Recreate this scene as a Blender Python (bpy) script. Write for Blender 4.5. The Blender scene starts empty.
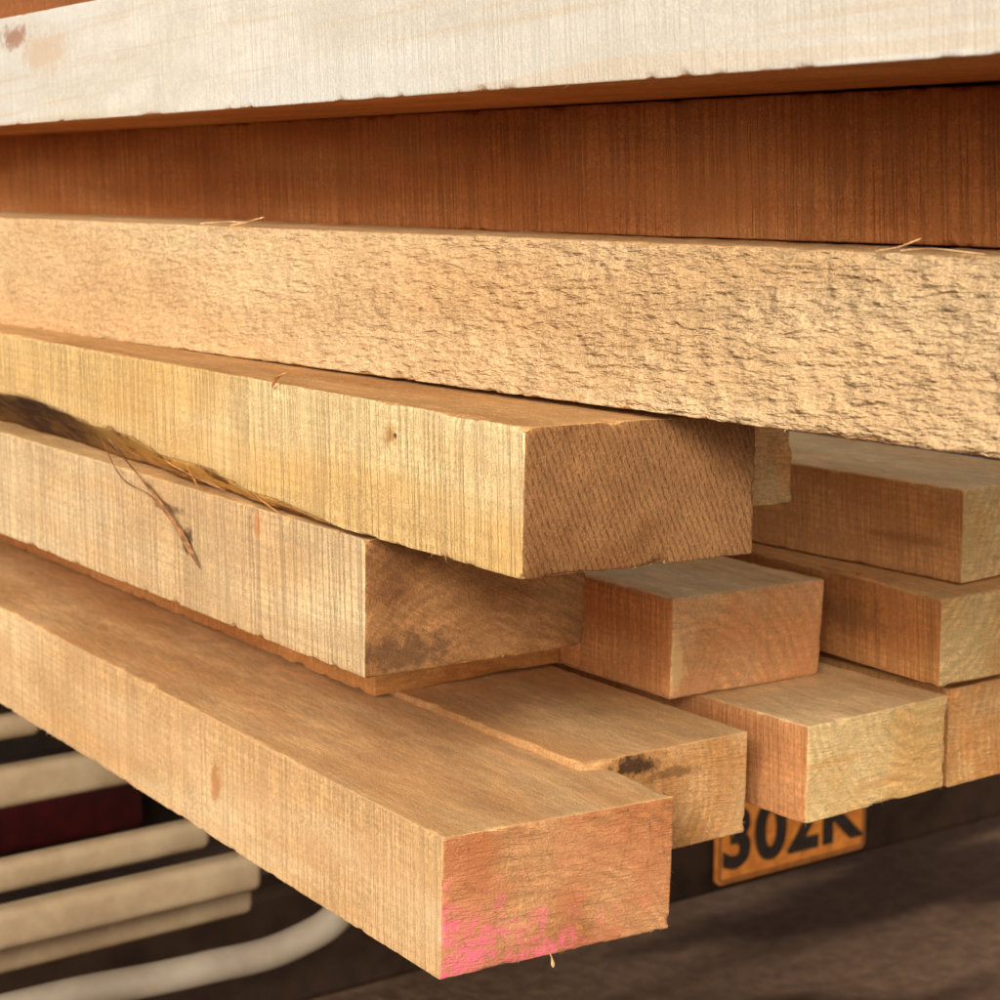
import bpy, math, random
import numpy as np
from mathutils import Vector, Matrix
S=bpy.context.scene
COL=S.collection
S.view_settings.view_transform='Standard'
S.view_settings.look='None'
S.view_settings.exposure=0

# ---------------------------------------------------------------- noise
def _h(i,j,k,s):
    n=(i*374761393+j*668265263+k*2147483647+s*974634777)&0xffffffff
    n=((n^(n>>13))*1274126177)&0xffffffff
    n=((n^(n>>16))*2246822519)&0xffffffff
    return ((n^(n>>15))&0xffffff)/float(0xffffff)
def vnoise(x,y,z,s=0):
    x=np.asarray(x,float);y=np.asarray(y,float);z=np.asarray(z,float)
    x,y,z=np.broadcast_arrays(x,y,z)
    i=np.floor(x).astype(np.int64);j=np.floor(y).astype(np.int64);k=np.floor(z).astype(np.int64)
    u=x-i;v=y-j;w=z-k
    u=u*u*(3-2*u);v=v*v*(3-2*v);w=w*w*(3-2*w)
    r=0
    for a in (0,1):
        for b in (0,1):
            for c in (0,1):
                r=r+_h(i+a,j+b,k+c,s)*(u if a else 1-u)*(v if b else 1-v)*(w if c else 1-w)
    return r
def fbm(x,y,z,s=0,o=3):
    r=0;a=1;t=0
    for q in range(o):
        r=r+a*vnoise(x*2**q,y*2**q,z*2**q,s+q*7);t+=a;a*=.5
    return r/t

# ---------------------------------------------------------------- node helper
class NT:
    def __init__(self,mat):
        mat.use_nodes=True
        self.t=mat.node_tree
        self.t.nodes.clear()
        self.out=self.t.nodes.new('ShaderNodeOutputMaterial')
        self.b=self.t.nodes.new('ShaderNodeBsdfPrincipled')
        self.t.links.new(self.b.outputs[0],self.out.inputs[0])
    def n(self,ty,**kw):
        nd=self.t.nodes.new(ty)
        for k,v in kw.items(): setattr(nd,k,v)
        return nd
    def link(self,a,b): self.t.links.new(a,b)
    def put(self,sock,v):
        if isinstance(v,bpy.types.NodeSocket): self.link(v,sock)
        elif v is not None: sock.default_value=v
    def math(self,op,a,b=None,c=None,clamp=False):
        m=self.n('ShaderNodeMath',operation=op,use_clamp=clamp)
        self.put(m.inputs[0],a); self.put(m.inputs[1],b)
        if c is not None: self.put(m.inputs[2],c)
        return m.outputs[0]
    def coords(self):
        return self.n('ShaderNodeTexCoord').outputs['Object']
    def map(self,v,scale=(1,1,1),loc=(0,0,0),rot=(0,0,0)):
        if any(rot):
            r=self.n('ShaderNodeMapping'); self.link(v,r.inputs[0]); r.inputs['Rotation'].default_value=rot; v=r.outputs[0]
        m=self.n('ShaderNodeMapping')
        self.link(v,m.inputs[0]); m.inputs['Scale'].default_value=scale
        m.inputs['Location'].default_value=loc
        return m.outputs[0]
    def noise(self,v,scale=1,detail=3,rough=.55,dist=0):
        m=self.n('ShaderNodeTexNoise')
        self.link(v,m.inputs['Vector']); m.inputs['Scale'].default_value=scale
        m.inputs['Detail'].default_value=detail; m.inputs['Roughness'].default_value=rough
        m.inputs['Distortion'].default_value=dist
        return m.outputs[0]
    def ramp(self,f,a,b,lo=0.,hi=1.,smooth=True):
        m=self.n('ShaderNodeMapRange')
        if smooth: m.interpolation_type='SMOOTHSTEP'
        self.put(m.inputs[0],f); m.inputs[1].default_value=a; m.inputs[2].default_value=b
        m.inputs[3].default_value=lo; m.inputs[4].default_value=hi
        return m.outputs[0]
    def mix(self,f,a,b,mode='MIX'):
        m=self.n('ShaderNodeMix',data_type='RGBA',blend_type=mode)
        self.put(m.inputs[0],f)
        for s,v in ((m.inputs[6],a),(m.inputs[7],b)):
            if isinstance(v,tuple): s.default_value=(v[0],v[1],v[2],1)
            else: self.put(s,v)
        return m.outputs[2]
    def mulv(self,col,val):
        c=self.n('ShaderNodeCombineColor')
        for i in range(3): self.link(val,c.inputs[i])
        return self.mix(1.0,col,c.outputs[0],'MULTIPLY')

def lin(c):
    return tuple(((v/255)/12.92 if v/255<=.04045 else ((v/255+.055)/1.055)**2.4) for v in c)

def wood(name,c1,c2,seed,kind='side',saw=.5,ring=.12,fibre=.34,blotch=1.,pith=(.05,-.25),spacing=.006,
         torn=False,spots=(),pink=False,warm=None,sawrot=.06,bumpk=1.,wane=False,sawf=360,dirt=.3,pores=0,speck=1.,lines=0):
    m=bpy.data.materials.new(name); N=NT(m)
    c1=lin(c1);c2=lin(c2)
    co=N.coords()
    off=(seed*1.37,seed*.71,seed*.53)
    v=N.map(co,loc=off)
    sep=N.n('ShaderNodeSeparateXYZ'); N.link(co,sep.inputs[0])
    X,Y,Z=sep.outputs
    big=N.noise(N.map(v,(3,14,14)),1,2,.6)
    col=N.mix(N.ramp(big,.36,.66),c1,c2)
    cl=N.noise(N.map(v,(18,34,34)),1,3,.65)
    col=N.mulv(col,N.ramp(cl,.25,.75,1-.18*blotch,1+.13*blotch))
    wob=N.noise(N.map(v,(2.2,20,20)),1,2,.6)
    dy=N.math('SUBTRACT',Y,pith[0]); dz=N.math('SUBTRACT',Z,pith[1])
    rr=N.math('SQRT',N.math('ADD',N.math('MULTIPLY',dy,dy),N.math('MULTIPLY',dz,dz)))
    rr=N.math('ADD',rr,N.math('MULTIPLY',wob,.018))
    rr=N.math('ADD',rr,N.math('MULTIPLY',X,.02))
    ph=N.math('MULTIPLY',rr,2*math.pi/spacing)
    ph=N.math('ADD',ph,N.math('MULTIPLY',N.math('SINE',N.math('MULTIPLY',rr,2*math.pi/(spacing*4.3))),1.6))
    rg=N.ramp(N.math('SINE',ph),-1,1,0,1)
    rgk=N.math('MULTIPLY',rg,N.ramp(cl,.3,.65,.15,1.))
    col=N.mulv(col,N.math('SUBTRACT',1.0,N.math('MULTIPLY',rgk,ring)))
    if kind=='top': fs=(50,240,240)
    elif kind=='end': fs=(280,280,280)
    else: fs=(260,180,180)
    fib=N.noise(N.map(v,fs),1,3,.8)
    col=N.mulv(col,N.ramp(fib,.3,.7,1-fibre*.7,1+fibre*.45,False))
    if lines:
        ln_=N.noise(N.map(v,(2.5,60,110),rot=(0,.03,0)),1,3,.6,.4)
        col=N.mix(N.math('MULTIPLY',N.ramp(ln_,.50,.64),lines),col,lin((200,176,144)))
    if kind=='end': sv=N.map(v,(20,45,420),rot=(sawrot,0,0))
    else: sv=N.map(v,(sawf,5,5),rot=(0,sawrot,0))
    sw=N.noise(sv,1,2,.85)
    gate=N.ramp(N.math('ADD',N.math('MULTIPLY',cl,.5),N.math('MULTIPLY',fib,.5)),.36,.56,.2,1)
    swc=N.math('MULTIPLY',N.ramp(sw,.48,.61,0,1),gate)
    col=N.mulv(col,N.math('SUBTRACT',1+.07*saw,N.math('MULTIPLY',swc,saw*.38)))
    sp=N.noise(N.map(v,(800,900,900)),1,1,.8)
    col=N.mulv(col,N.ramp(sp,.25,.75,1-.32*speck,1+.24*speck,False))
    if dirt:
        dn=N.noise(N.map(v,(34,60,60)),1,4,.75)
        col=N.mix(N.math('MULTIPLY',N.ramp(dn,.60,.80),dirt),col,lin((142,90,50)))
    if kind=='top':
        ds=N.ramp(N.noise(v,420,1,.5),.66,.72)
        col=N.mix(N.math('MULTIPLY',ds,.5),col,lin((240,206,158)))
    if warm:
        wn=N.noise(N.map(v,(5,22,22),loc=(3,1,2)),1,2)
        col=N.mix(N.math('MULTIPLY',N.ramp(wn,.42,.68),warm[1]),col,lin(warm[0]))
    pr=None
    if pores:
        rv=N.n('ShaderNodeMapping'); N.link(co,rv.inputs[0]); rv.inputs['Rotation'].default_value=(1.15,0,0)
        s2=N.n('ShaderNodeSeparateXYZ'); N.link(rv.outputs[0],s2.inputs[0])
        zz=N.math('ADD',s2.outputs[2],N.math('MULTIPLY',wob,.006))
        row=N.ramp(N.math('SINE',N.math('MULTIPLY',zz,2*math.pi/.0040)),-.2,1,0,1)
        da=N.noise(N.map(v,(200,200,1000),rot=(1.15,0,0)),1,2,.8)
        pr=N.math('MULTIPLY',N.ramp(da,.42,.62),N.math('ADD',N.math('MULTIPLY',row,.85),.15))
        col=N.mix(N.math('MULTIPLY',pr,pores),col,lin((96,58,32)))
    if kind=='end':
        vo=N.n('ShaderNodeTexVoronoi',feature='DISTANCE_TO_EDGE'); N.link(N.map(v,(10,34,22)),vo.inputs['Vector']); vo.inputs['Scale'].default_value=1
        ck=N.math('MULTIPLY',N.ramp(vo.outputs[0],0,.03,1,0),N.ramp(fib,.46,.60))
        col=N.mix(N.math('MULTIPLY',ck,.4),col,lin((84,48,24)))
    for (cx,cy,cz,sx,sy,sz,rad,scol,amt) in spots:
        mp=N.n('ShaderNodeMapping',vector_type='POINT'); N.link(co,mp.inputs[0])
        mp.inputs['Scale'].default_value=(1/sx,1/sy,1/sz)
        mp.inputs['Location'].default_value=(-cx/sx,-cy/sy,-cz/sz)
        ln=N.n('ShaderNodeVectorMath',operation='LENGTH'); N.link(mp.outputs[0],ln.inputs[0])
        dd=N.math('ADD',ln.outputs['Value'],N.math('MULTIPLY',N.math('SUBTRACT',N.noise(v,110,3,.7),.5),2.4*rad))
        mk=N.math('MULTIPLY',N.ramp(dd,.35,1.0,1,0),amt)
        col=N.mix(mk,col,lin(scol))
    if pink:
        g=N.math('ADD',N.math('MULTIPLY',Y,-6.0),N.math('MULTIPLY',Z,-13.0))
        pn=N.noise(N.map(v,(50,60,70)),1,4,.72)
        pk=N.ramp(N.math('ADD',g,N.math('MULTIPLY',N.math('SUBTRACT',pn,.5),3.6)),.25,1.25)
        pk2=N.ramp(N.noise(N.map(v,(260,260,260)),1,2,.6),.32,.62,.35,1)
        col=N.mix(N.math('MULTIPLY',N.math('MULTIPLY',pk,pk2),.88),col,lin((246,112,136)))
    if wane:
        at=N.n('ShaderNodeAttribute'); at.attribute_name='wane'
        wm=N.math('ADD',at.outputs['Fac'],N.math('MULTIPLY',N.math('SUBTRACT',fib,.5),.5))
        wf=N.ramp(wm,.25,.6)
        bk=N.noise(N.map(v,(22,40,40)),1,4,.75)
        bc=N.mix(N.ramp(bk,.38,.52),lin((136,88,42)),lin((222,166,86)))
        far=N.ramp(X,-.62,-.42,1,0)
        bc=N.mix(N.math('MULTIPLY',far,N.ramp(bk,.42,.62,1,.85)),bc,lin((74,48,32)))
        col=N.mix(wf,col,bc)
        edge=N.math('MULTIPLY',N.ramp(wm,.10,.30),N.ramp(wm,.30,.45,1,0))
        col=N.mix(N.math('MULTIPLY',edge,.6),col,lin((90,54,28)))
    dist=.0013*bumpk
    hs=N.math('ADD',N.math('MULTIPLY',swc,-.7*saw),N.math('MULTIPLY',fib,.7*min(1,speck+.2)))
    hs=N.math('ADD',hs,N.math('MULTIPLY',sp,.4*speck))
    if pr: hs=N.math('SUBTRACT',hs,N.math('MULTIPLY',pr,.35))
    if torn:
        t1=N.noise(N.map(v,(72,220,250),rot=(0,.07,0)),1,3,.58,0)
        t3=N.noise(N.map(v,(60,60,60)),1,1,.5)
        k=N.math('MULTIPLY',N.ramp(t3,.35,.65,.7,1.1),N.ramp(X,-.9,.05,.45,1.5,False))
        hs=N.math('ADD',N.math('MULTIPLY',N.math('MULTIPLY',t1,k),3.6),N.math('MULTIPLY',fib,.3))
        col=N.mulv(col,N.ramp(t1,.3,.7,.95,1.04,False))
        dist=.0019
    N.link(col,N.b.inputs['Base Color'])
    N.b.inputs['Roughness'].default_value=.85
    N.b.inputs['Specular IOR Level'].default_value=.15
    bp=N.n('ShaderNodeBump'); bp.inputs['Strength'].default_value=.95; bp.inputs['Distance'].default_value=dist
    N.link(hs,bp.inputs['Height']); N.link(bp.outputs[0],N.b.inputs['Normal'])
    return m

def bark_mat(name,c1=(70,44,26),c2=(140,92,44)):
    m=bpy.data.materials.new(name); N=NT(m); v=N.coords()
    a=N.noise(N.map(v,(30,160,160)),1,4,.75)
    col=N.mix(N.ramp(a,.35,.68),lin(c1),lin(c2))
    N.link(col,N.b.inputs['Base Color']); N.b.inputs['Roughness'].default_value=.9
    bp=N.n('ShaderNodeBump'); bp.inputs['Distance'].default_value=.003
    N.link(a,bp.inputs['Height']); N.link(bp.outputs[0],N.b.inputs['Normal'])
    return m

def plain(name,c1,c2,scale=30,rough=.6,metal=0,bump=.0005,spec=.4):
    m=bpy.data.materials.new(name); N=NT(m); v=N.coords()
    a=N.noise(v,scale,4,.65)
    N.link(N.mix(N.ramp(a,.3,.7),lin(c1),lin(c2)),N.b.inputs['Base Color'])
    N.b.inputs['Roughness'].default_value=rough; N.b.inputs['Metallic'].default_value=metal
    N.b.inputs['Specular IOR Level'].default_value=spec
    bp=N.n('ShaderNodeBump'); bp.inputs['Distance'].default_value=bump
    N.link(a,bp.inputs['Height']); N.link(bp.outputs[0],N.b.inputs['Normal'])
    return m

# ---------------------------------------------------------------- beams
def frame(yaw,pit,rol):
    yaw,pit,rol=map(math.radians,(yaw,pit,rol))
    L=np.array([-math.sin(yaw)*math.cos(pit),math.cos(yaw)*math.cos(pit),math.sin(pit)])
    W0=np.array([math.cos(yaw),math.sin(yaw),0]); U0=np.cross(W0,L)
    W=W0*math.cos(rol)+U0*math.sin(rol); U=U0*math.cos(rol)-W0*math.sin(rol)
    return L,W,U
def axis_pts(a,b,step,fine=True):
    e=[0,.0006,.0013,.0023,.0038,.006] if fine else [0]
    mid=np.linspace(a+.009,b-.009,max(2,int((b-a-.018)/step)+1))
    return np.concatenate([[a+q for q in e],mid,[b-q for q in e][::-1]])

def make_beam(name,par,mats,label,length=2.6,ext=0.,seed=1,step=.004,xs=.003,rough=.00035,rbase=.0013,
              rchip=.010,wane=None,torn=0,bow=0.,hairs=130,broken=0.):
    x0,y0,z0,yaw,pit,rol,w,h=par
    L,W,U=frame(yaw,pit,rol)
    end=[0,.0006,.0013,.0023,.0038,.006]
    xp=np.concatenate([end,np.arange(.009,.8+ext,xs),np.arange(.8+ext,1.8+ext,.007),np.arange(1.8+ext,length+ext,.05),[length+ext]])
    X=(ext-xp)
    Y=axis_pts(0,w,step); Z=axis_pts(-h,0,step)
    nx,ny,nz=len(X),len(Y),len(Z)
    faces=[];mi=[]
    def key(i,j,k): return (i*ny+j)*nz+k
    def grid(fn,na,nb,flip,mat):
        A,Bq=np.meshgrid(np.arange(na-1),np.arange(nb-1),indexing='ij')
        q=np.stack([fn(A,Bq),fn(A+1,Bq),fn(A+1,Bq+1),fn(A,Bq+1)],-1).reshape(-1,4)
        if flip: q=q[:,::-1]
        faces.append(q); mi.append(np.full(len(q),mat))
    grid(lambda a,b:key(a,0,b),nx,nz,False,0)
    grid(lambda a,b:key(a,ny-1,b),nx,nz,True,0)
    grid(lambda a,b:key(a,b,nz-1),nx,ny,False,1)
    grid(lambda a,b:key(a,b,0),nx,ny,True,1)
    grid(lambda a,b:key(0,a,b),ny,nz,True,2)
    grid(lambda a,b:key(nx-1,a,b),ny,nz,False,2)
    F=np.concatenate(faces); MI=np.concatenate(mi)
    uq,inv=np.unique(F,return_inverse=True); F=inv.reshape(-1,4)
    i=uq//(ny*nz); j=(uq//nz)%ny; k=uq%nz
    P=np.stack([X[i],Y[j],Z[k]],1)
    sd=seed*13
    n1=fbm(P[:,0]*85,P[:,1]*85,P[:,2]*85,sd,3); n2=fbm(P[:,0]*14,P[:,1]*14,P[:,2]*14,sd+50,2)
    r=rbase*(.35+1.1*n2)+rchip*np.clip(n1-.57,0,1)*2.0
    lo=np.array([X[-1],0,-h]); hi=np.array([X[0],w,0])
    inner=np.minimum(np.maximum(P,lo+r[:,None]),hi-r[:,None])
    d=P-inner; dl=np.linalg.norm(d,axis=1); dn=d/np.maximum(dl,1e-9)[:,None]
    P=inner+dn*np.minimum(r,np.maximum(dl,1e-9))[:,None]
    f=fbm(P[:,0]*55,P[:,1]*130,P[:,2]*130,sd+90,3)-.5
    amp=np.full(len(P),rough*2)
    if torn:
        f2=fbm(P[:,0]*70,P[:,1]*190,P[:,2]*190,sd+33,2)-.5
        f=f*.4+f2*1.2; amp[:]=torn*np.clip(1.3+(P[:,0]-ext)*.6,.4,1.3)
    P=P+dn*(f*amp)[:,None]
    if broken:
        near=np.clip(1+(P[:,0]-X[0])/.02,0,1)
        P[:,0]-=near*broken*fbm(P[:,1]*70,P[:,2]*40,0,sd+4,3)*1.6*np.clip(P[:,1]/w*2-.6,.15,1)
        edge=np.clip((P[:,1]-w*.8)/(w*.2),0,1)*near
        P[:,1]-=edge*broken*1.6*fbm(P[:,2]*110,P[:,0]*60,1,sd+8,3)
    P[:,1]+=(vnoise(P[:,0]*2.1,0,0,sd+5)-.5)*.005*np.clip(-P[:,0]*3,0,1)
    if bow: P[:,2]+=bow*np.sin(np.clip((ext-P[:,0])/1.4,0,1)*math.pi)
    att=np.zeros(len(P))
    if wane is not None:
        t=-P[:,0]
        c=wane(t); c=c+ (fbm(t*17,0,0,sd+3,4)-.5)*.010*np.clip(c*100,0,1)
        s=P[:,1]+(P[:,2]+h)
        q=np.clip(c-s,0,None)/2
        att=np.clip((c-s)/.004+.3,0,1)*np.clip(wane(t)*400,0,1)
        P[:,1]+=q; P[:,2]+=q
    V=[P]; nv=len(P)
    rnd=random.Random(seed)
    HV=[];HF=[]
    for q in range(hairs):
        e=rnd.choice(['sb','sb','st','eb','el','er','et'])
        if e in('sb','st'):
            p=np.array([ext-rnd.random()**1.3*(1.0+ext),0,-h if e=='sb' else 0]); dirv=np.array([rnd.uniform(-1,1),rnd.uniform(-.35,0),rnd.uniform(-.45,.1) if e=='sb' else rnd.uniform(0,.25)])
        elif e=='eb': p=np.array([ext,rnd.random()*w,-h]); dirv=np.array([rnd.uniform(-.1,.5),rnd.uniform(-.6,.6),-rnd.random()*.7])
        elif e=='et': p=np.array([ext,rnd.random()*w,0]); dirv=np.array([rnd.uniform(.1,.6),rnd.uniform(-.8,.8),rnd.random()*.25])
        else: p=np.array([ext,0 if e=='el' else w,-rnd.random()*h]); dirv=np.array([rnd.uniform(0,.3),(-1 if e=='el' else 1)*rnd.random()*.3,rnd.uniform(-1,.2)])
        if wane is not None and e=='sb' and wane(-p[0])>0: continue
        p=p*1.0; p[1]=min(max(p[1],.0006),w-.0006-broken); p[2]=min(max(p[2],-h+.0006),-.0006); p[0]=min(p[0],ext-.0006-broken)
        dirv/=np.linalg.norm(dirv); ln=rnd.uniform(.0012,.004) if rnd.random()<.94 else rnd.uniform(.004,.007)
        th=rnd.uniform(.00012,.0003)
        a=np.cross(dirv,[.3,.5,.8]); a/=np.linalg.norm(a); b=np.cross(dirv,a)
        base=nv+len(HV)
        p=p-dirv*.0008
        HV+=[p+a*th,p-a*th*.6+b*th,p-a*th*.6-b*th,p+dirv*ln+b*ln*rnd.uniform(-.2,.2)]
        HF+=[(base,base+1,base+3),(base+1,base+2,base+3),(base+2,base,base+3)]
    verts=np.concatenate(V+([np.array(HV)] if HV else []))
    me=bpy.data.meshes.new(name)
    nf=len(F)
    me.vertices.add(len(verts)); me.vertices.foreach_set('co',verts.ravel())
    loops=np.concatenate([F.ravel(),np.array(HF,int).ravel()]) if HF else F.ravel()
    me.loops.add(len(loops)); me.loops.foreach_set('vertex_index',loops.astype(np.int32))
    tot=np.concatenate([np.full(nf,4),np.full(len(HF),3)])
    st=np.concatenate([[0],np.cumsum(tot)[:-1]])
    me.polygons.add(len(tot)); me.polygons.foreach_set('loop_start',st.astype(np.int32)); me.polygons.foreach_set('loop_total',tot.astype(np.int32))
    me.polygons.foreach_set('material_index',np.concatenate([MI,np.zeros(len(HF))]).astype(np.int32))
    me.polygons.foreach_set('use_smooth',np.ones(len(tot),bool))
    for mm in mats: me.materials.append(mm)
    me.update(calc_edges=True)
    if wane is not None:
        al=me.attributes.new('wane','FLOAT','POINT')
        al.data.foreach_set('value',np.concatenate([att,np.zeros(len(HV))]).astype(np.float32))
    me.validate()
    ob=bpy.data.objects.new(name,me); COL.objects.link(ob)
    M=Matrix(((-L[0],W[0],U[0],x0),(-L[1],W[1],U[1],y0),(-L[2],W[2],U[2],z0),(0,0,0,1)))
    ob.matrix_world=M
    ob['label']=label; ob['category']='lumber'; ob['group']='stack of sawn lumber'
    return ob

def strip(name,parent,pts,w,th,mat,seed=0,label=None):
    rnd=random.Random(seed)
    n=22; P=[]
    pts=[Vector(p) for p in pts]
    for q in range(n):
        t=q/(n-1)*(len(pts)-1); a=int(min(t,len(pts)-2)); f=t-a
        p0=pts[max(a-1,0)];p1=pts[a];p2=pts[a+1];p3=pts[min(a+2,len(pts)-1)]
        P.append(.5*((2*p1)+(p2-p0)*f+(2*p0-5*p1+4*p2-p3)*f*f+(3*p1-p0-3*p2+p3)*f**3))
    V=[];F=[]
    for q,p in enumerate(P):
        d=(P[min(q+1,n-1)]-P[max(q-1,0)]).normalized()
        s=d.cross(Vector((0,1,0))).normalized(); o=d.cross(s).normalized()
        tp=(math.sin(math.pi*min(1,(q+.6)/(n-.2)))**.5)*(.7+.6*rnd.random())
        ang=q*.12; s2=s*math.cos(ang)+o*math.sin(ang); o2=o*math.cos(ang)-s*math.sin(ang)
        for (a,b) in ((1,.4),(-.2,1),(-1,-.1),(.1,-1)):
            V.append(p+s2*(a*w*tp/2)+o2*(b*th*tp/2))
    for q in range(n-1):
        for c in range(4):
            a=q*4+c;b=q*4+(c+1)%4; F.append((a,b,b+4,a+4))
    F.append((3,2,1,0)); F.append(tuple(4*(n-1)+c for c in range(4)))
    me=bpy.data.meshes.new(name); me.from_pydata([tuple(v) for v in V],[],F); me.materials.append(mat)
    ob=bpy.data.objects.new(name,me); COL.objects.link(ob); ob.parent=parent
    if label: ob['label']=label
    return ob

G='sawn_lumber'
A=make_beam(G,(-0.0333,1.1483,-0.3871,33.84,0.53,-1.59,0.1730,0.0871),[
  wood('front_side',(228,192,144),(210,166,114),1,saw=.55,warm=((208,152,96),.3),spots=[(-.30,0,-.045,.012,.02,.02,.7,(176,118,68),.8)]),
  wood('front_top',(228,182,126),(208,156,100),2,kind='top',saw=.15,ring=.08,warm=((210,150,92),.4)),
  wood('front_end',(212,154,102),(188,124,74),3,kind='end',saw=.4,ring=.20,pith=(.05,-.19),spacing=.010,pink=True,warm=((202,118,78),.45))],
  'orange-brown sawn timber with pink paint on its cut end',seed=1)
Bm=make_beam(G,(0.0543,1.2938,-0.3857,35.57,0.40,-0.59,0.1454,0.0732),[
  wood('second_side',(214,164,108),(196,140,84),4),
  wood('second_top',(230,182,124),(210,158,100),5,kind='top',saw=.15,ring=.08,warm=((210,150,92),.4)),
  wood('second_end',(226,174,116),(208,148,88),6,kind='end',saw=.4,ring=.18,pith=(.05,-.03),spacing=.008,
       spots=[(0,.045,-.008,.03,.024,.011,.8,(52,34,22),.9),(0,.075,-.018,.03,.03,.006,.8,(90,56,32),.6)])],
  'tan timber with a dark knot on its cut end',seed=2)
C=make_beam(G,(-0.0931,1.4642,-0.3034,34.81,0.47,0.70,0.1698,0.0817),[
  wood('third_side',(212,146,84),(188,120,64),7),
  wood('third_top',(212,150,88),(188,124,70),8,kind='top'),
  wood('third_end',(212,148,84),(188,120,62),9,kind='end')],
  'dark orange timber wedged under another piece',seed=3,hairs=20)
D=make_beam(G,(0.1260,1.4593,-0.3100,36.29,0.31,-1.49,0.1555,0.0762),[
  wood('fourth_side',(224,156,98),(206,132,76),10,saw=.6),
  wood('fourth_top',(236,196,144),(228,178,122),11,kind='top',saw=.3),
  wood('fourth_end',(236,182,126),(226,160,102),12,kind='end',saw=.4,ring=.18,pith=(.02,-.10),spacing=.010,warm=((228,150,98),.4),
       spots=[(0,.0,-.05,.03,.02,.03,.7,(238,200,136),.7)])],
  'short-ended timber with rounded reddish cut end',seed=4,rbase=.004,rchip=.010)
E=make_beam(G,(0.2173,1.3981,-0.3896,37.82,0.27,-0.40,0.1495,0.0712),[
  wood('fifth_side',(222,160,104),(204,136,82),13,saw=.6),
  wood('fifth_top',(236,194,138),(228,176,116),14,kind='top',saw=.2),
  wood('fifth_end',(238,200,138),(230,180,112),15,kind='end',saw=.4,ring=.18,pith=(.13,.03),spacing=.010,
       spots=[(0,.03,-.03,.03,.05,.004,.8,(200,142,78),.5),(0,.08,-.055,.03,.04,.004,.8,(194,132,70),.5)])],
  'timber with pale yellow cut end in lowest layer',seed=5)
Fb=make_beam(G,(0.3461,1.5317,-0.3968,36.08,-0.49,0.05,0.1400,0.0785),[
  wood('sixth_side',(216,156,94),(190,126,70),16),wood('sixth_top',(230,176,116),(212,150,88),17,kind='top'),
  wood('sixth_end',(238,186,122),(228,160,92),18,kind='end',ring=.20,pith=(.16,-.05),spacing=.009,warm=((230,150,80),.5))],
  'timber with orange cut end beside a paler one',seed=6)
Gm=make_beam(G,(0.3303,1.4997,-0.3199,32.47,0.44,1.33,0.1400,0.0677),[
  wood('seventh_side',(214,150,88),(184,116,62),19,saw=.8,ring=.15,spots=[(-.10,0,-.03,.06,.05,.02,.8,(118,78,46),.5)]),
  wood('seventh_top',(230,172,108),(210,142,80),20,kind='top',saw=.5),
  wood('seventh_end',(238,198,134),(230,174,106),21,kind='end',ring=.20,pith=(-.03,.03),spacing=.009)],
  'dark-sided timber with splintered top edge',seed=7,hairs=180)
H=make_beam(G,(0.3549,1.5459,-0.2438,38.66,0.31,0.84,0.1400,0.0733),[
  wood('eighth_side',(228,168,108),(206,140,82),22,saw=.6,spots=[(-.05,0,-.045,.05,.05,.006,.7,(140,90,50),.45)]),
  wood('eighth_top',(236,196,142),(228,176,120),23,kind='top',saw=.2),
  wood('eighth_end',(238,200,138),(230,178,112),24,kind='end',ring=.16,pith=(.2,-.1),spacing=.009)],
  'timber with light cut end on top of another piece',seed=8)
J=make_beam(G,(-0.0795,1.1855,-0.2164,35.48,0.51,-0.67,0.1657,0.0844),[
  wood('ninth_side',(226,194,148),(208,170,122),25,saw=.8,warm=((210,162,108),.3),
       spots=[(-.23,0,-.036,.012,.03,.012,.9,(84,58,38),.9),(-.255,0,-.018,.03,.03,.004,.9,(96,70,46),.7),(-.60,0,-.03,.02,.03,.01,.8,(130,90,54),.6),(-.13,0,-.012,.006,.03,.012,.8,(200,126,72),.6)]),
  wood('ninth_top',(224,180,122),(202,154,98),26,kind='top',saw=.3),
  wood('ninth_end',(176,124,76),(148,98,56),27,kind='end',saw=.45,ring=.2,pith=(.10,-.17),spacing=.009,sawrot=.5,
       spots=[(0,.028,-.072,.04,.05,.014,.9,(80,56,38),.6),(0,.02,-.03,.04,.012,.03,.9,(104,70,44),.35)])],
  'grey-tan timber with dark stains on its end',seed=9)
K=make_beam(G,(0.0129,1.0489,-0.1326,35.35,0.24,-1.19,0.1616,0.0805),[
  wood('tenth_side',(230,198,146),(216,176,116),28,saw=.8,warm=((216,168,98),.35),wane=True,
       spots=[(-.13,0,-.018,.012,.02,.008,.7,(160,106,38),.7),(-.125,0,-.018,.003,.02,.003,.6,(60,36,16),.9)]),
  wood('tenth_top',(210,162,104),(186,132,78),29,kind='top',saw=.3,wane=True),  # top colour darkened to stand for shadow under the rough timber above
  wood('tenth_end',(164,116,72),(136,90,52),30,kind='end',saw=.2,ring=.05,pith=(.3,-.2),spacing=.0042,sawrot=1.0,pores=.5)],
  'yellow timber with bark remaining along one long edge',seed=10,
  wane=lambda t: np.clip((t-.17)*.062,0,.030),hairs=180)
Lb=make_beam(G,(0.2800,0.8416,-0.0390,38.26,-0.12,0.13,0.1396,0.0907),[
  wood('eleventh_side',(218,184,138),(206,166,118),31,saw=0,ring=.04,torn=True,blotch=.6,dirt=0,warm=((210,162,110),.3)),
  wood('eleventh_top',(222,180,126),(204,156,102),32,kind='top',saw=.3),
  wood('eleventh_end',(210,150,92),(184,124,68),33,kind='end')],
  'rough tan timber with torn, pitted sawn face',seed=11,ext=.35,xs=.0022,step=.0022,torn=.0013,hairs=200,rbase=.0016)
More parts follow.
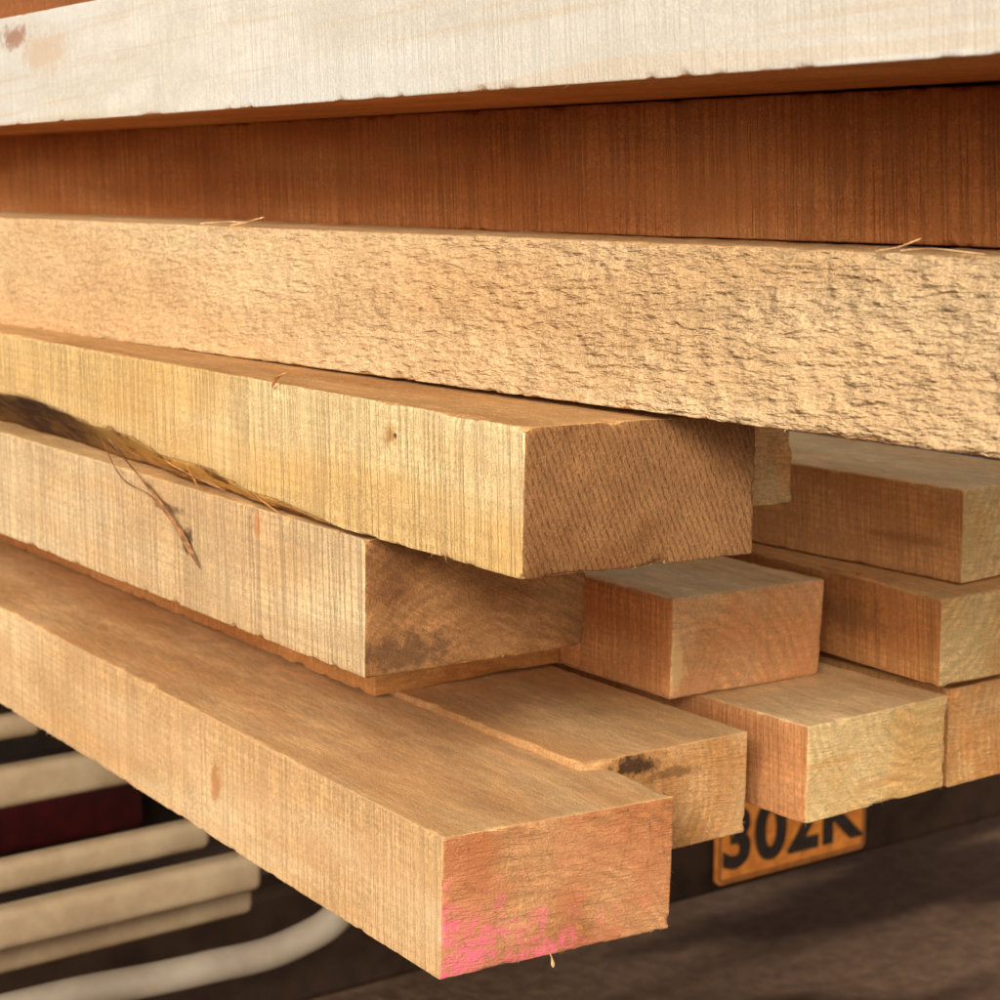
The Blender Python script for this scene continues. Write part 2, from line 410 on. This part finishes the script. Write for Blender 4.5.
Mb=make_beam(G,(0.3000,0.8879,0.0393,34.83,-0.33,-0.53,0.1400,0.0763),[
  wood('twelfth_side',(194,128,74),(172,104,54),34,saw=.8,ring=.06,warm=((180,106,52),.4)),
  wood('twelfth_top',(200,124,60),(172,98,44),35,kind='top'),wood('twelfth_end',(200,124,60),(172,98,44),36,kind='end')],
  'reddish-brown timber shaded under a pale board',seed=12,ext=.35)
Nb=make_beam(G,(0.2200,0.7412,0.1262,33.72,-0.50,-0.17,0.2500,0.0836),[
  wood('thirteenth_side',(218,211,198),(208,198,180),37,saw=.2,fibre=.12,ring=.10,blotch=.6,pith=(.3,-.02),spacing=.022,dirt=0,speck=.4,lines=.45,
       spots=[(-1.08,0,-.016,.035,.03,.012,.8,(150,100,70),.8),(-1.02,0,-.03,.06,.03,.02,.8,(196,158,120),.5)]),
  wood('thirteenth_under',(216,152,94),(196,128,72),38,saw=.4),wood('thirteenth_end',(220,190,150),(200,160,120),39,kind='end')],
  'wide pale cream freshly planed board on top of stack',seed=13,ext=.3,rough=.00015,rbase=.001,rchip=.007,hairs=260)
Ob=make_beam(G,(0.27,0.80,0.2110,34.5,-0.50,-0.17,0.1600,0.0800),[
  wood('fourteenth_side',(168,108,64),(142,86,46),40,saw=.6),wood('fourteenth_top',(190,130,76),(160,104,56),41),
  wood('fourteenth_end',(190,130,76),(160,104,56),42,kind='end')],
  'brown timber lying on the pale board',seed=14,ext=.2,hairs=20)
Ib=make_beam(G,(.0960,1.2235,-.1365,36.0,.24,0,.124,.0765),[
  wood('fifteenth_side',(222,166,106),(202,138,82),43),wood('fifteenth_top',(222,168,106),(200,138,80),44),
  wood('fifteenth_end',(238,196,136),(230,172,106),45,kind='end',ring=.12,warm=((230,152,90),.5))],
  'timber with split, splintered orange end',seed=15,rbase=.003,rchip=.016,hairs=120,broken=.008)
Pb=make_beam(G,(-.125,1.575,-.2255,35.5,.4,0,.15,.078),[
  wood('sixteenth_side',(200,136,78),(170,106,56),46),wood('sixteenth_top',(210,150,92),(180,120,66),47),
  wood('sixteenth_end',(200,136,78),(170,106,56),48,kind='end')],
  'brown timber set back inside the stack',seed=16,hairs=0,length=2.2)

fibre_pale=plain('pale_fibre',(236,196,142),(214,164,108),200,.8)
fibre_or=plain('orange_fibre',(222,150,90),(196,120,68),200,.8)
fibre_dk=bark_mat('dark_fibre',(92,60,36),(176,122,72))
fibre_gold=bark_mat('golden_fibre',(168,104,44),(232,168,84))
for q,(pts,w,t) in enumerate([
   ([(-.345,-.004,.020),(-.30,-.006,.004),(-.25,-.005,-.018),(-.205,-.003,-.052)],.004,.0012),
   ([(-.34,-.003,.016),(-.27,-.007,.012),(-.21,-.004,.010),(-.17,-.002,.006)],.0022,.001),
   ([(-.36,-.004,.022),(-.315,-.008,-.004),(-.27,-.006,-.012),(-.24,-.003,-.030)],.0015,.001)]):
    strip('bark_shred',J,pts,w,t,fibre_dk,q,'thin torn strip of brown bark')
for q,(pts,w) in enumerate([
   ([(-.40,.006,-.062),(-.38,-.001,-.068),(-.36,-.004,-.078)],.0014),
   ([(-.47,.010,-.060),(-.43,.003,-.067),(-.38,.001,-.073)],.0012),
   ([(-.31,.002,-.072),(-.28,-.002,-.075),(-.25,-.003,-.081)],.0014)]):
    strip('bark_strip',K,pts,w,.001,fibre_gold,11+q)
strip('splinter',Lb,[(-.755,.0,.0005),(-.735,.004,.004),(-.72,.006,.007)],.0020,.001,fibre_pale,20)
strip('splinter',Lb,[(-.80,.002,.001),(-.765,.003,.003),(-.74,.004,.003)],.0018,.001,fibre_pale,21)
strip('splinter',Lb,[(-.165,-.001,.0005),(-.150,-.001,.003),(-.140,.002,.007)],.0012,.0008,fibre_pale,22)
strip('splinter',Lb,[(-.150,-.001,.001),(-.13,-.002,.0025),(-.10,-.002,.001)],.0014,.0007,fibre_pale,23)
strip('splinter',K,[(-.262,-.003,-.003),(-.25,-.006,.004),(-.235,-.008,.009)],.0024,.0012,fibre_or,24)
strip('splinter',A,[(.0,.080,-.086),(.002,.0805,-.090),(.002,.081,-.0945)],.0022,.001,fibre_pale,25)
strip('splinter',Gm,[(-.14,.004,.001),(-.10,-.002,.003),(-.055,.0,.001)],.003,.0012,fibre_or,26)
strip('splinter',Gm,[(-.10,.006,.001),(-.085,-.002,.006),(-.078,-.005,.009)],.0024,.001,fibre_or,27)

# ---------------------------------------------------------------- background
def bx(name,parent,size,loc,mat,bev=.006,seg=2,smooth=False):
    import bmesh
    bm=bmesh.new(); bmesh.ops.create_cube(bm,size=1)
    for v in bm.verts: v.co=Vector((v.co.x*size[0],v.co.y*size[1],v.co.z*size[2]))
    bmesh.ops.bevel(bm,geom=bm.edges[:],offset=bev,segments=seg,affect='EDGES',profile=.5)
    me=bpy.data.meshes.new(name); bm.to_mesh(me); bm.free(); me.materials.append(mat)
    if smooth:
        for p in me.polygons: p.use_smooth=True
    ob=bpy.data.objects.new(name,me); COL.objects.link(ob); ob.parent=parent; ob.location=loc
    return ob
steel=plain('dark_steel',(30,22,17),(46,34,26),18,.8,.0,spec=.1)
rust=plain('bumper_paint',(40,28,20),(58,42,30),12,.8,.0,spec=.1)
rubber=plain('rubber',(22,20,19),(34,31,29),40,.85)
lens=plain('red_lens',(72,7,12),(46,5,9),40,.4)
plate_m=plain('plate_orange',(230,142,54),(190,108,36),45,.8)
black=plain('plate_black',(22,16,13),(56,40,28),60,.7)
bord=plain('plate_edge',(112,70,34),(150,90,40),60,.8)
cream=plain('cream_paint',(184,160,124),(152,126,94),9,.6,0,.0002)
grey=plain('grey_pipe',(146,132,112),(120,106,88),9,.5,0,.0002)
truck=bpy.data.objects.new('truck',None); COL.objects.link(truck)
truck.matrix_world=Matrix.Translation((.453,3.07,-1.75))@Matrix.Rotation(math.radians(35.3),4,'Z')
truck['label']='dark truck rear carrying the timber, orange number plate below'; truck['category']='truck'
bx('bed',truck,(2.3,2.6,.14),(-.45,1.33,1.205),steel)
bx('crossmember',truck,(2.1,.10,.14),(-.45,.12,1.06),steel)
bx('bumper',truck,(2.1,.07,.17),(-.45,.045,.735),rust,.012)
bx('bracket',truck,(.06,.08,.22),(-.10,.10,.92),steel)
bx('bracket',truck,(.06,.08,.22),(.36,.10,.92),steel)
lp=bx('lamp_panel',truck,(.44,.03,.13),(-1.20,.03,.985),steel)
l=bx('tail_lamp',truck,(.20,.035,.085),(-1.20,0,.99),lens,.012,4,True)
def rounded_plate(name,parent,w,h,t,r,loc,mat,inner=None):
    def loop(w,h,r):
        pts=[]
        for cx,cz,a0 in ((w/2-r,h/2-r,0),(-w/2+r,h/2-r,90),(-w/2+r,-h/2+r,180),(w/2-r,-h/2+r,270)):
            for a in range(0,91,15):
                q=math.radians(a0+a); pts.append((cx+r*math.cos(q),cz+r*math.sin(q)))
        return pts
    o=loop(w,h,r); n=len(o); V=[(x,-t/2,z) for x,z in o]+[(x,t/2,z) for x,z in o]; F=[]
    for a in range(n): F.append((a,(a+1)%n,n+(a+1)%n,n+a))
    if inner:
        i=loop(w-2*inner,h-2*inner,max(r-inner,.002)); V+=[(x,-t/2,z) for x,z in i]+[(x,t/2,z) for x,z in i]
        for a in range(n):
            b=(a+1)%n
            F.append((a,2*n+a,2*n+b,b)); F.append((n+a,n+b,3*n+b,3*n+a)); F.append((2*n+a,3*n+a,3*n+b,2*n+b))
    else:
        F.append(tuple(range(n))[::-1]); F.append(tuple(range(n,2*n)))
    me=bpy.data.meshes.new(name); me.from_pydata(V,[],F); me.materials.append(mat)
    ob=bpy.data.objects.new(name,me); COL.objects.link(ob); ob.parent=parent; ob.location=loc; return ob
pl=rounded_plate('number_plate',truck,.315,.150,.006,.010,(.0,-.004,.747),plate_m)
rounded_plate('plate_border',pl,.309,.144,.003,.008,(0,-.0035,0),bord,.004)
def text_part(name,body,size,loc,mat,parent):
    cu=bpy.data.curves.new(name,'FONT'); cu.body=body; cu.size=size; cu.extrude=.0012; cu.offset=.0045
    cu.align_x='CENTER'; cu.align_y='CENTER'; cu.space_character=1.08
    t=bpy.data.objects.new('tmp',cu); COL.objects.link(t)
    dg=bpy.context.evaluated_depsgraph_get(); me=bpy.data.meshes.new_from_object(t.evaluated_get(dg))
    bpy.data.objects.remove(t)
    me.materials.clear(); me.materials.append(mat)
    ob=bpy.data.objects.new(name,me); COL.objects.link(ob); ob.parent=parent
    ob.rotation_euler=(math.radians(90),0,0); ob.location=loc
    return ob
text_part('lettering','302K',.128,(-.004,-.0045,-.010),black,pl)
def cyl(name,prof,n,mat,parent,loc):
    V=[];F=[];m=len(prof)
    for a in range(n):
        c,s=math.cos(2*math.pi*a/n),math.sin(2*math.pi*a/n)
        for r,x in prof: V.append((x,c*r,s*r))
    for a in range(n):
        for b in range(m):
            F.append((a*m+b,a*m+(b+1)%m,((a+1)%n)*m+(b+1)%m,((a+1)%n)*m+b))
    me=bpy.data.meshes.new(name); me.from_pydata(V,[],F); me.materials.append(mat)
    w=bpy.data.objects.new(name,me); COL.objects.link(w); w.parent=parent; w.location=loc
    return w
for loc in ((-1.25,1.5,.45),(.42,1.5,.45)):
    w=cyl('wheel',[(.20,-.11),(.36,-.12),(.43,-.10),(.45,-.05),(.45,.05),(.43,.10),(.36,.12),(.20,.11)],48,rubber,truck,loc)
    cyl('rim',[(.02,-.03),(.15,-.03),(.19,-.08),(.205,-.08),(.205,.08),(.19,.08),(.15,.03),(.02,.03)],48,steel,w,(0,0,0))

def tube(name,pts,r,mat,parent=None):
    cu=bpy.data.curves.new(name,'CURVE'); cu.dimensions='3D'; cu.bevel_depth=r; cu.bevel_resolution=6; cu.use_fill_caps=True
    sp=cu.splines.new('BEZIER'); sp.bezier_points.add(len(pts)-1)
    for b,p in zip(sp.bezier_points,pts):
        b.co=p; b.handle_left_type='AUTO'; b.handle_right_type='AUTO'
    t=bpy.data.objects.new('tmp',cu); COL.objects.link(t)
    dg=bpy.context.evaluated_depsgraph_get(); me=bpy.data.meshes.new_from_object(t.evaluated_get(dg))
    bpy.data.objects.remove(t)
    me.materials.clear(); me.materials.append(mat)
    for p in me.polygons: p.use_smooth=True
    ob=bpy.data.objects.new(name,me); COL.objects.link(ob)
    if parent: ob.parent=parent
    return ob
rack=bpy.data.objects.new('metal_rack',None); COL.objects.link(rack)
rack.location=(-1.1,1.5,-1.75)
rack['label']='pale painted metal rack with stacked rails and bent pipe'; rack['category']='metal rack'
Wd=Vector((.80,.60,0))
def slat(p,hh,tt):
    e=Vector(p); c=e-Wd*.6
    ob=bx('rail',rack,(1.2,tt,hh),c-rack.location,cream,.011,4,True)
    ob.rotation_euler=(0,0,math.atan2(Wd.y,Wd.x)); return ob
slat((-.406,2.222,-.658),.044,.034)
slat((-.324,2.172,-.7235),.034,.03)
slat((-.262,2.112,-.745),.042,.034)
slat((-.276,2.150,-.792),.030,.03)
slat((-.500,2.15,-.592),.026,.03)
tube('post',[Vector((-1.02,1.66,-1.75))-rack.location,Vector((-1.02,1.66,-1.1))-rack.location,Vector((-1.02,1.66,-.56))-rack.location],.02,cream,rack)
tube('bent_pipe',[Vector(q)-rack.location for q in ((-1.02,1.42,-.80),(-.418,1.80,-.763),(-.286,1.86,-.757),(-.200,1.905,-.748),(-.155,1.93,-.722),(-.14,1.95,-.66))],.016,grey,rack)

me=bpy.data.meshes.new('ground'); me.from_pydata([(-60,-60,-1.75),(60,-60,-1.75),(60,60,-1.75),(-60,60,-1.75)],[],[(0,1,2,3)])
gm=bpy.data.materials.new('ground_dirt'); N=NT(gm); v=N.coords()
a=N.noise(N.map(v,(.9,3.0,1),rot=(0,0,-.6)),1,2,.5); b=N.noise(v,25,4,.7)
c=N.mix(N.ramp(a,.40,.60),lin((72,50,37)),lin((136,104,80))); c=N.mulv(c,N.ramp(b,.3,.7,.75,1.15))
N.link(c,N.b.inputs['Base Color']); N.b.inputs['Roughness'].default_value=.95; N.b.inputs['Specular IOR Level'].default_value=.1
bp=N.n('ShaderNodeBump'); bp.inputs['Distance'].default_value=.02; N.link(b,bp.inputs['Height']); N.link(bp.outputs[0],N.b.inputs['Normal'])
me.materials.append(gm); g=bpy.data.objects.new('ground',me); COL.objects.link(g); g['kind']='structure'

# ---------------------------------------------------------------- light
sd=Vector((-.20,-.80,.40)).normalized()
el=math.asin(sd.z); az=math.atan2(sd.x,sd.y)
wd=bpy.data.worlds.new('World'); S.world=wd; wd.use_nodes=True
nt=wd.node_tree; nt.nodes.clear()
sky=nt.nodes.new('ShaderNodeTexSky'); sky.sky_type='NISHITA'; sky.sun_disc=False
sky.sun_elevation=el; sky.sun_rotation=az; sky.air_density=1; sky.dust_density=5; sky.ozone_density=1
hs=nt.nodes.new('ShaderNodeHueSaturation'); hs.inputs['Saturation'].default_value=.15
wm=nt.nodes.new('ShaderNodeMix'); wm.data_type='RGBA'; wm.blend_type='MULTIPLY'; wm.inputs[0].default_value=1; wm.inputs[7].default_value=(1,.96,.90,1)
bg=nt.nodes.new('ShaderNodeBackground'); bg.inputs[1].default_value=.15
wo=nt.nodes.new('ShaderNodeOutputWorld')
nt.links.new(sky.outputs[0],hs.inputs['Color']); nt.links.new(hs.outputs[0],wm.inputs[6]); nt.links.new(wm.outputs[2],bg.inputs[0]); nt.links.new(bg.outputs[0],wo.inputs[0])
sl=bpy.data.lights.new('sun','SUN'); sl.energy=2.5; sl.angle=math.radians(16); sl.color=(1,.975,.93)
so=bpy.data.objects.new('sun',sl); COL.objects.link(so)
so.rotation_euler=sd.to_track_quat('Z','Y').to_euler()

# ---------------------------------------------------------------- camera
cd=bpy.data.cameras.new('camera'); cam=bpy.data.objects.new('camera',cd); COL.objects.link(cam)
cd.sensor_width=36; cd.lens=2046/1000*36; cd.clip_start=.02; cd.clip_end=300
cam.location=(0,0,0); cam.rotation_euler=(math.radians(90)-.1612,0,0)
cd.dof.use_dof=True; cd.dof.focus_distance=1.16; cd.dof.aperture_fstop=18
S.camera=cam
